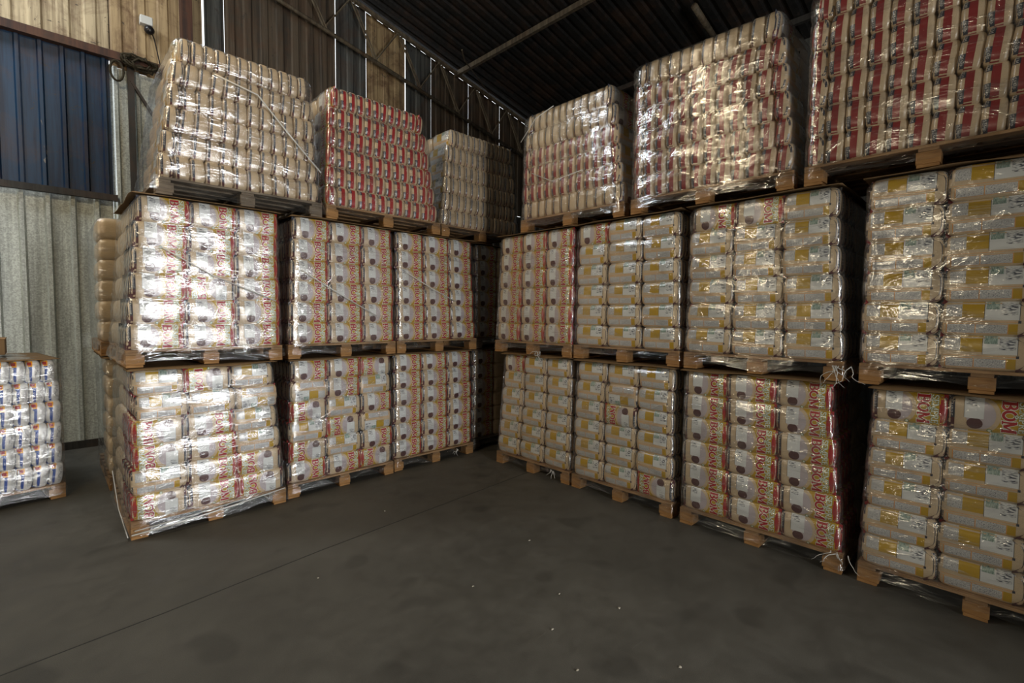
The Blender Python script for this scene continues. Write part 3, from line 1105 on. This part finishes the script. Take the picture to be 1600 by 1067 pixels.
def metal_sheet(name, base, dark, rough, metal, spangle=0.0, rust=0.0, peel=None, streak=0.35):
    m = mat(name, base, rough, metal)
    t = NT(m)
    v = t.coords()
    st = t.noise(t.coords((9, 9, 0.35)), 1.6, 4, 0.7)
    c = t.ramp(st, [(0.40, dark), (0.58, base)])
    if spangle:
        vo = t.n('ShaderNodeTexVoronoi')
        vo.inputs['Scale'].default_value = 70
        t.l(v, vo.inputs['Vector'])
        bw = t.n('ShaderNodeSeparateColor')
        t.l(vo.outputs['Color'], bw.inputs[0])
        c = mixc(t, spangle, c, t.ramp(bw.outputs[0], [(0.1, (0.35, 0.37, 0.36)), (0.9, (1.1, 1.15, 1.1))]), 'MULTIPLY')
    if rust:
        rz_ = t.noise(v, 2.3, 5, 0.7, 0.5)
        c = mixc(t, t.ramp(rz_, [(0.47, (0, 0, 0)), (0.66, (rust, rust, rust))]), c, (0.10, 0.045, 0.02))
        sp = t.noise(v, 9, 4, 0.8, 0.8)
        c = mixc(t, t.ramp(sp, [(0.63, (0, 0, 0)), (0.67, (0.85, 0.85, 0.85))]), c, (0.045, 0.035, 0.03))
    if peel:
        pl = t.noise(t.coords((1.6, 1, 0.7)), 2.3, 4, 0.62, 0.3)
        c = mixc(t, t.ramp(pl, [(0.665, (0, 0, 0)), (0.675, (1, 1, 1))]), c, peel)
    t.l(c, t.b.inputs['Base Color'])
    t.l(t.bump(t.noise(v, 7, 3), 0.25, 0.01), t.b.inputs['Normal'])
    return m


MAT['zinc'] = metal_sheet('galvanised_steel', (0.72, 0.76, 0.74), (0.48, 0.51, 0.50), 0.36, 0.2, spangle=0.45)
MAT['bluem'] = metal_sheet('blue_painted_steel', (0.008, 0.040, 0.095), (0.004, 0.018, 0.05), 0.5, 0.0, rust=0.25, peel=(0.22, 0.20, 0.19))
MAT['tan'] = metal_sheet('stained_tan_steel', (0.52, 0.43, 0.28), (0.27, 0.21, 0.13), 0.7, 0.0, rust=0.7)
MAT['tan2'] = metal_sheet('ochre_tan_steel', (0.42, 0.31, 0.17), (0.22, 0.15, 0.08), 0.7, 0.0, rust=0.8)
MAT['brown'] = metal_sheet('weathered_brown_steel', (0.105, 0.080, 0.055), (0.045, 0.036, 0.027), 0.75, 0.0, rust=0.5)
MAT['grey'] = metal_sheet('weathered_grey_steel', (0.10, 0.105, 0.10), (0.04, 0.042, 0.042), 0.7, 0.0, rust=0.35)
MAT['rust'] = metal_sheet('rusty_steel', (0.085, 0.035, 0.02), (0.035, 0.018, 0.014), 0.75, 0.0, rust=0.5)
MAT['dark'] = metal_sheet('dark_steel', (0.035, 0.033, 0.03), (0.018, 0.017, 0.016), 0.7, 0.0, rust=0.3)
MAT['pipe'] = metal_sheet('dusty_steel_pipe', (0.17, 0.14, 0.095), (0.08, 0.065, 0.045), 0.65, 0.0, rust=0.4)
MAT['roofm'] = metal_sheet('black_roof_steel', (0.010, 0.0095, 0.009), (0.003, 0.003, 0.003), 0.75, 0.0, rust=0.3)  # near-black tone over all the roof sheets


def corrugated(bm, x0, x1, z0, z1, y, pitch=0.30, depth=0.04, ztop=None, ztop1=None, profile='trap', thick=0.0):
    """trapezoid sheet in the plane y, ribs upright; ztop(x) may slope"""
    prof = ((0, 0), (0.34, 0), (0.42, 1), (0.58, 1), (0.66, 0)) if profile == 'trap' else ((0, 0), (0.08, 1), (0.46, 1), (0.54, 0))
    xs = []
    k = math.floor(x0 / pitch)
    while k * pitch < x1:
        for a, d in prof:
            x = (k + a) * pitch
            xs.append((x, d * depth))
        # fine stiffening beads
        k += 1
    xs = [q for q in xs if x0 <= q[0] <= x1]
    xs = [(x0, xs[0][1])] + xs + [(x1, xs[-1][1])]
    lo, hi, mid = [], [], []
    for x, d in xs:
        zt = ztop(x) if ztop else z1
        lo.append(bm.verts.new((x, y - d, z0)))
        hi.append(bm.verts.new((x, y - d, zt)))
    for i in range(len(xs) - 1):
        if (lo[i].co - lo[i + 1].co).length > 1e-5:
            bm.faces.new((lo[i], lo[i + 1], hi[i + 1], hi[i]))


def wall_sheet(name, m_, x0, x1, z0, z1, y=YW, ztop=None, pitch=0.30, depth=0.04, parent=None, profile='trap'):
    bm = bmesh.new()
    corrugated(bm, x0, x1, z0, z1, y, pitch, depth, ztop=ztop, profile=profile)
    return link(name, bm, MAT[m_], parent)


wb = tag(empty('wall_back'), 'corrugated metal end wall, galvanised below and stained above', kind='structure')
gap = lambda x: roof_z(x) - 0.05
wall_sheet('galvanised_sheet', 'zinc', XL, 0.76, 0.0, 3.31, parent=wb, pitch=0.235, depth=0.05)
wall_sheet('galvanised_sheet', 'zinc', 0.762, 1.60, 0.0, 5.06, y=YW + 0.01, parent=wb, pitch=0.235, depth=0.05)
wall_sheet('galvanised_sheet', 'grey', 1.60, XR, 0.0, 4.2, parent=wb, pitch=0.235, depth=0.05)
wall_sheet('blue_sheet', 'bluem', XL, -0.03, 3.345, 5.128, y=YW - 0.03, parent=wb, pitch=0.2, depth=0.035)
wall_sheet('blue_sheet', 'bluem', -0.03, 0.76, 3.34, 5.124, y=YW - 0.035, parent=wb, pitch=0.2, depth=0.035)
wall_sheet('stained_sheet', 'tan', XL, 0.78, 5.12, 9, ztop=gap, parent=wb, pitch=0.26, depth=0.02, profile='wide')
wall_sheet('stained_sheet', 'tan2', 0.77, 1.842, 5.05, 9, ztop=gap, parent=wb, pitch=0.26, depth=0.02, profile='wide')
wall_sheet('weathered_sheet', 'grey', 1.868, 2.134, 4.2, 9, ztop=gap, parent=wb, pitch=0.2, depth=0.02, profile='wide')
wall_sheet('weathered_sheet', 'brown', 2.138, 3.864, 4.2, 9, ztop=gap, parent=wb, pitch=0.24, depth=0.02, profile='wide')
wall_sheet('weathered_sheet', 'grey', 3.870, 4.455, 4.2, 9, ztop=gap, parent=wb, pitch=0.24, depth=0.02, profile='wide')
wall_sheet('stained_sheet', 'tan2', 4.46, 5.28, 4.2, 9, ztop=gap, parent=wb, pitch=0.24, depth=0.015, profile='wide')
wall_sheet('weathered_sheet', 'grey', 5.28, 5.893, 4.2, 9, ztop=gap, parent=wb, pitch=0.24, depth=0.02, profile='wide')
wall_sheet('weathered_sheet', 'brown', 5.895, 6.873, 4.2, 9, ztop=gap, parent=wb, pitch=0.24, depth=0.02, profile='wide')
wall_sheet('weathered_sheet', 'brown', 6.876, 7.786, 4.2, 9, ztop=gap, parent=wb, pitch=0.24, depth=0.02, profile='wide')
wall_sheet('weathered_sheet', 'brown', 7.789, XR, 4.2, 9, ztop=gap, parent=wb, pitch=0.24, depth=0.02, profile='wide')
# framing of the end wall
bm = bmesh.new()
bar(bm, (XL, YW - 0.10, 5.17), (1.55, YW - 0.10, 5.16), 0.10, 0.10)
o = link('trim_2', bm, MAT['rust']); tag(o, 'rusty steel beam above the blue sheets', kind='structure')
bm = bmesh.new()
bar(bm, (XL, YW - 0.08, 3.31), (0.80, YW - 0.08, 3.31), 0.06, 0.08)
o = link('trim_3', bm, MAT['dark']); tag(o, 'dark steel rail below the blue sheets', kind='structure')
bm = bmesh.new()
bar(bm, (1.615, YW - 0.16, 0), (1.615, YW - 0.16, roof_z(1.6) - 0.1), 0.13, 0.16, upv=(0, 1, 0))
o = link('column', bm, MAT['rust']); tag(o, 'dark red steel column against end wall', kind='structure')
bm = bmesh.new()
bar(bm, (0.98, YW - 0.07, 3.35), (0.98, YW - 0.07, 5.1), 0.07, 0.06, upv=(0, 1, 0))
bar(bm, (0.98, YW - 0.09, 4.9), (1.25, YW - 0.09, 4.45), 0.03, 0.05, upv=(0, 1, 0))
o = link('trim_4', bm, MAT['dark']); tag(o, 'short dark steel post beside the blue sheets', kind='structure')
bm = bmesh.new()
box(bm, XL, 0.6, YW - 0.06, YW - 0.035, 0.0, 0.10)
o = link('baseboard_back', bm, MAT['dark']); tag(o, 'black kerb strip at foot of the metal wall', kind='structure')

# roof and trusses
bm = bmesh.new()
pitch = 0.21
ys = []
k = 0
y = YF - 3
while y < YW + 0.02:
    ys += [(y, 0), (y + pitch * 0.5, 0), (y + pitch * 0.6, 0.045), (y + pitch * 0.9, 0.045)]
    y += pitch
A = [bm.verts.new((XL - 0.3, yy, roof_z(XL - 0.3) + d)) for yy, d in ys]
Bv = [bm.verts.new((XR + 0.3, yy, roof_z(XR + 0.3) + d)) for yy, d in ys]
for i in range(len(ys) - 1):
    bm.faces.new((A[i], A[i + 1], Bv[i + 1], Bv[i]))
tag(link('ceiling', bm, MAT['roofm']), 'black corrugated metal roof', kind='structure')


def truss(name, y, x0, x1, label, step=0.95, r=0.035, mt='pipe'):
    o = empty(name, (x0, y, roof_z(x0)))
    tag(o, label, 'roof truss', 'roof trusses')
    b = bmesh.new()
    bar(b, (0, 0, -0.13), (x1 - x0, 0, roof_z(x1) - roof_z(x0) - 0.13), 0.07, 0.05)
    link('top_chord', b, MAT[mt], o)
    b = bmesh.new()
    tube(b, [(0, 0, -0.95), (x1 - x0, 0, roof_z(x1) - roof_z(x0) - 0.95)], r, 8)
    link('bottom_chord', b, MAT[mt], o, smooth=True)
    x = 0.0
    k = 0
    while x + step / 2 < x1 - x0:
        za, zb = -0.2073 * x, -0.2073 * (x + step / 2)
        b = bmesh.new()
        if k % 2 == 0:
            tube(b, [(x, 0, za - 0.93), (x + step / 2, 0, zb - 0.15)], 0.014, 5)
        else:
            tube(b, [(x, 0, za - 0.15), (x + step / 2, 0, zb - 0.93)], 0.014, 5)
            tube(b, [(x + 0.05, 0, za - 0.15), (x + step / 2 + 0.05, 0, zb - 0.93)], 0.014, 5)
        link('brace', b, MAT['pipe'], o)
        x += step / 2
        k += 1
    return o


truss('roof_truss', YW - 0.18, XL + 0.1, XR - 0.1, 'steel roof truss lying along the end wall')
for i, (px_, lab) in enumerate(((6.45, 'long roof purlin meeting the end wall above the corner'), (2.2, 'long roof purlin nearer the peak above the back row'),
                               (8.6, 'long roof purlin near the low eave'))):
    bm = bmesh.new()
    bar(bm, (px_, YF, roof_z(px_) - 0.11), (px_, YW - 0.1, roof_z(px_) - 0.11), 0.07, 0.09)
    o = link('roof_purlin', bm, MAT['pipe' if i == 0 else 'dark'])
    tag(o, lab, 'purlin', 'roof purlins')
bm = bmesh.new()
tube(bm, [(7.2, YW - 0.3, roof_z(7.2) - 0.14), (5.5, 6.9, roof_z(5.5) - 0.9), (5.2, 6.6, roof_z(5.2) - 1.0)], 0.012, 5)
o = link('roof_brace', bm, MAT['pipe'])
tag(o, 'thin steel brace under the dark roof', 'roof brace')

bm = bmesh.new()
tube(bm, [(7.4, 3.63, roof_z(7.4) - 0.16), (8.3, 3.65, roof_z(8.3) - 0.16)], 0.05, 6)
o = link('roof_pipe', bm, MAT['pipe'], smooth=True)
tag(o, 'short thick pipe under the roof above the side row', 'roof pipe')

# other walls close the room
for nm, lab, bx_ in (('wall_right', 'dark corrugated metal side wall behind the side row', (XR, XR + 0.1, YF - 3, YW + 0.3, 0, 10)),
                     ):
    bm = bmesh.new()
    box(bm, *bx_)
    tag(link(nm, bm, MAT['grey']), lab, kind='structure')
bm = bmesh.new()   # left wall with the side opening
box(bm, XL - 0.1, XL, YF - 3, -0.2, 0, 10)
box(bm, XL - 0.1, XL, 3.4, YW + 0.3, 0, 10)
box(bm, XL - 0.1, XL, -0.2, 3.4, 0, 10)
tag(link('wall_left', bm, MAT['grey']), 'metal side wall with an opening, behind the camera side', kind='structure')
bm = bmesh.new()   # unseen panel added to keep door light off the side row
box(bm, 2.85, XR, -2.6, -2.45, 0, 3.3)
tag(link('shade_panel', bm, MAT['grey']), 'unseen panel added behind the viewer to shade the side row from the door', kind='structure')
bm = bmesh.new()   # front wall with the loading door
box(bm, XL - 0.1, 1.7, YF - 0.1, YF, 0, 10)
box(bm, 3.9, XR + 0.1, YF - 0.1, YF, 0, 10)
box(bm, 1.7, 3.9, YF - 0.1, YF, 3.5, 10)
tag(link('wall_front', bm, MAT['grey']), 'metal wall with the loading door behind the viewer', kind='structure')

# ------------------------------------------------------------------ small things on the end wall
r = empty('security_lamp', (1.16, YW - 0.13, 5.62))
tag(r, 'small white wall lamp with dark lens above the blue sheets', 'lamp')
MAT['whitep'] = mat('white_plastic', (0.62, 0.64, 0.62), 0.45)
MAT['blackp'] = mat('black_plastic', (0.012, 0.012, 0.014), 0.3)
NT(MAT['whitep']).b.inputs['Coat Weight'].default_value = 0.1
bm = bmesh.new(); box(bm, -0.07, 0.07, -0.05, 0.05, 0.06, 0.17); bevel(bm, 0.01, 2)
link('housing', bm, MAT['whitep'], r)
bm = bmesh.new(); bmesh.ops.create_uvsphere(bm, u_segments=14, v_segments=10, radius=0.06)
bmesh.ops.translate(bm, verts=bm.verts, vec=(0.03, -0.03, 0.0))
link('lens', bm, MAT['blackp'], r, smooth=True)
bm = bmesh.new(); tube(bm, [(0.06, 0, 0.0), (0.09, 0, -0.1), (0.13, 0.02, -0.3), (0.16, 0.03, -0.45)], 0.008, 5)
link('cable', bm, MAT['blackp'], r, smooth=True)

m = MAT['rope'] = mat('old_rope', (0.045, 0.038, 0.026), 0.9, spec=0.1)
t = NT(m)
t.l(t.bump(t.noise(t.coords(), 60, 2), 0.8, 0.01), t.b.inputs['Normal'])
bm = bmesh.new()
rr = random.Random(4)
tube(bm, [(-0.09 + 0.07 * math.cos(a), -0.02, -0.20 + 0.13 * math.sin(a)) for a in [k * 2 * PI / 16 for k in range(16)]], 0.014, 6, closed=True)
for q in range(7):
    pts = []
    for i in range(14):
        a = i / 13 * PI * 1.7 + q
        pts.append((0.12 + q * 0.02 - 0.03 + 0.15 * math.cos(a) + rr.uniform(-.02, .02), -0.07 + rr.uniform(-0.05, 0.05), -0.02 + 0.07 * math.sin(a) + rr.uniform(-.02, .02) - q * 0.008))
    tube(bm, pts, 0.013, 6)
tube(bm, [(0.3, -0.05, -0.03), (0.45, -0.05, -0.12), (0.56, -0.05, -0.16)], 0.014, 6)
o = link('knotted_rope', bm, MAT['rope'], None, (0.92, YW - 0.12, 5.17), smooth=True)
tag(o, 'dark knotted rope tied around the rusty beam', 'rope')

# carton behind the blue load, on a low pallet stack
bm = bmesh.new(); box(bm, 0, 0.5, 0, 0.35, 0, 0.22); bevel(bm, 0.004)
r = empty('cardboard_box', (-0.66, 7.0, DECK + 1.19 + 0.02))
bm.free()
r.location = (-0.72, 6.75, 1.372)
tag(r, 'small brown cardboard box on the blue-and-white load', 'box')
bm = bmesh.new(); box(bm, 0, 0.47, 0, 0.35, 0, 0.15); bevel(bm, 0.004)
link('carton', bm, MAT['card'], r)
bm = bmesh.new(); box(bm, -0.004, 0.474, -0.004, 0.354, 0.151, 0.158)
link('lid', bm, MAT['wood'], r)

# small pale debris lying on the floor
MAT['debris'] = mat('pale_debris', (0.45, 0.42, 0.35), 0.8)
rr = random.Random(21)
for i, (x, y) in enumerate(((2.05, 1.75), (2.35, 1.95), (2.5, 1.6), (2.0, 2.4), (2.75, 2.6), (1.3, 3.2), (2.2, 3.9), (1.9, 1.45), (2.3, 1.1))):
    bm = bmesh.new()
    bmesh.ops.create_icosphere(bm, subdivisions=1, radius=0.006)
    for v in bm.verts:
        v.co += Vector((rr.uniform(-1, 1), rr.uniform(-1, 1), rr.uniform(-1, 1))) * 0.003
        v.co.z = v.co.z * 0.5 + 0.004
        v.co.x *= 1.5
    o = link('crumb', bm, MAT['debris'], None, (x, y, 0.0005))
    tag(o, 'tiny pale crumb lying on the dark floor', 'crumb', 'pale crumbs scattered on the floor')

print('objects', len(bpy.data.objects))
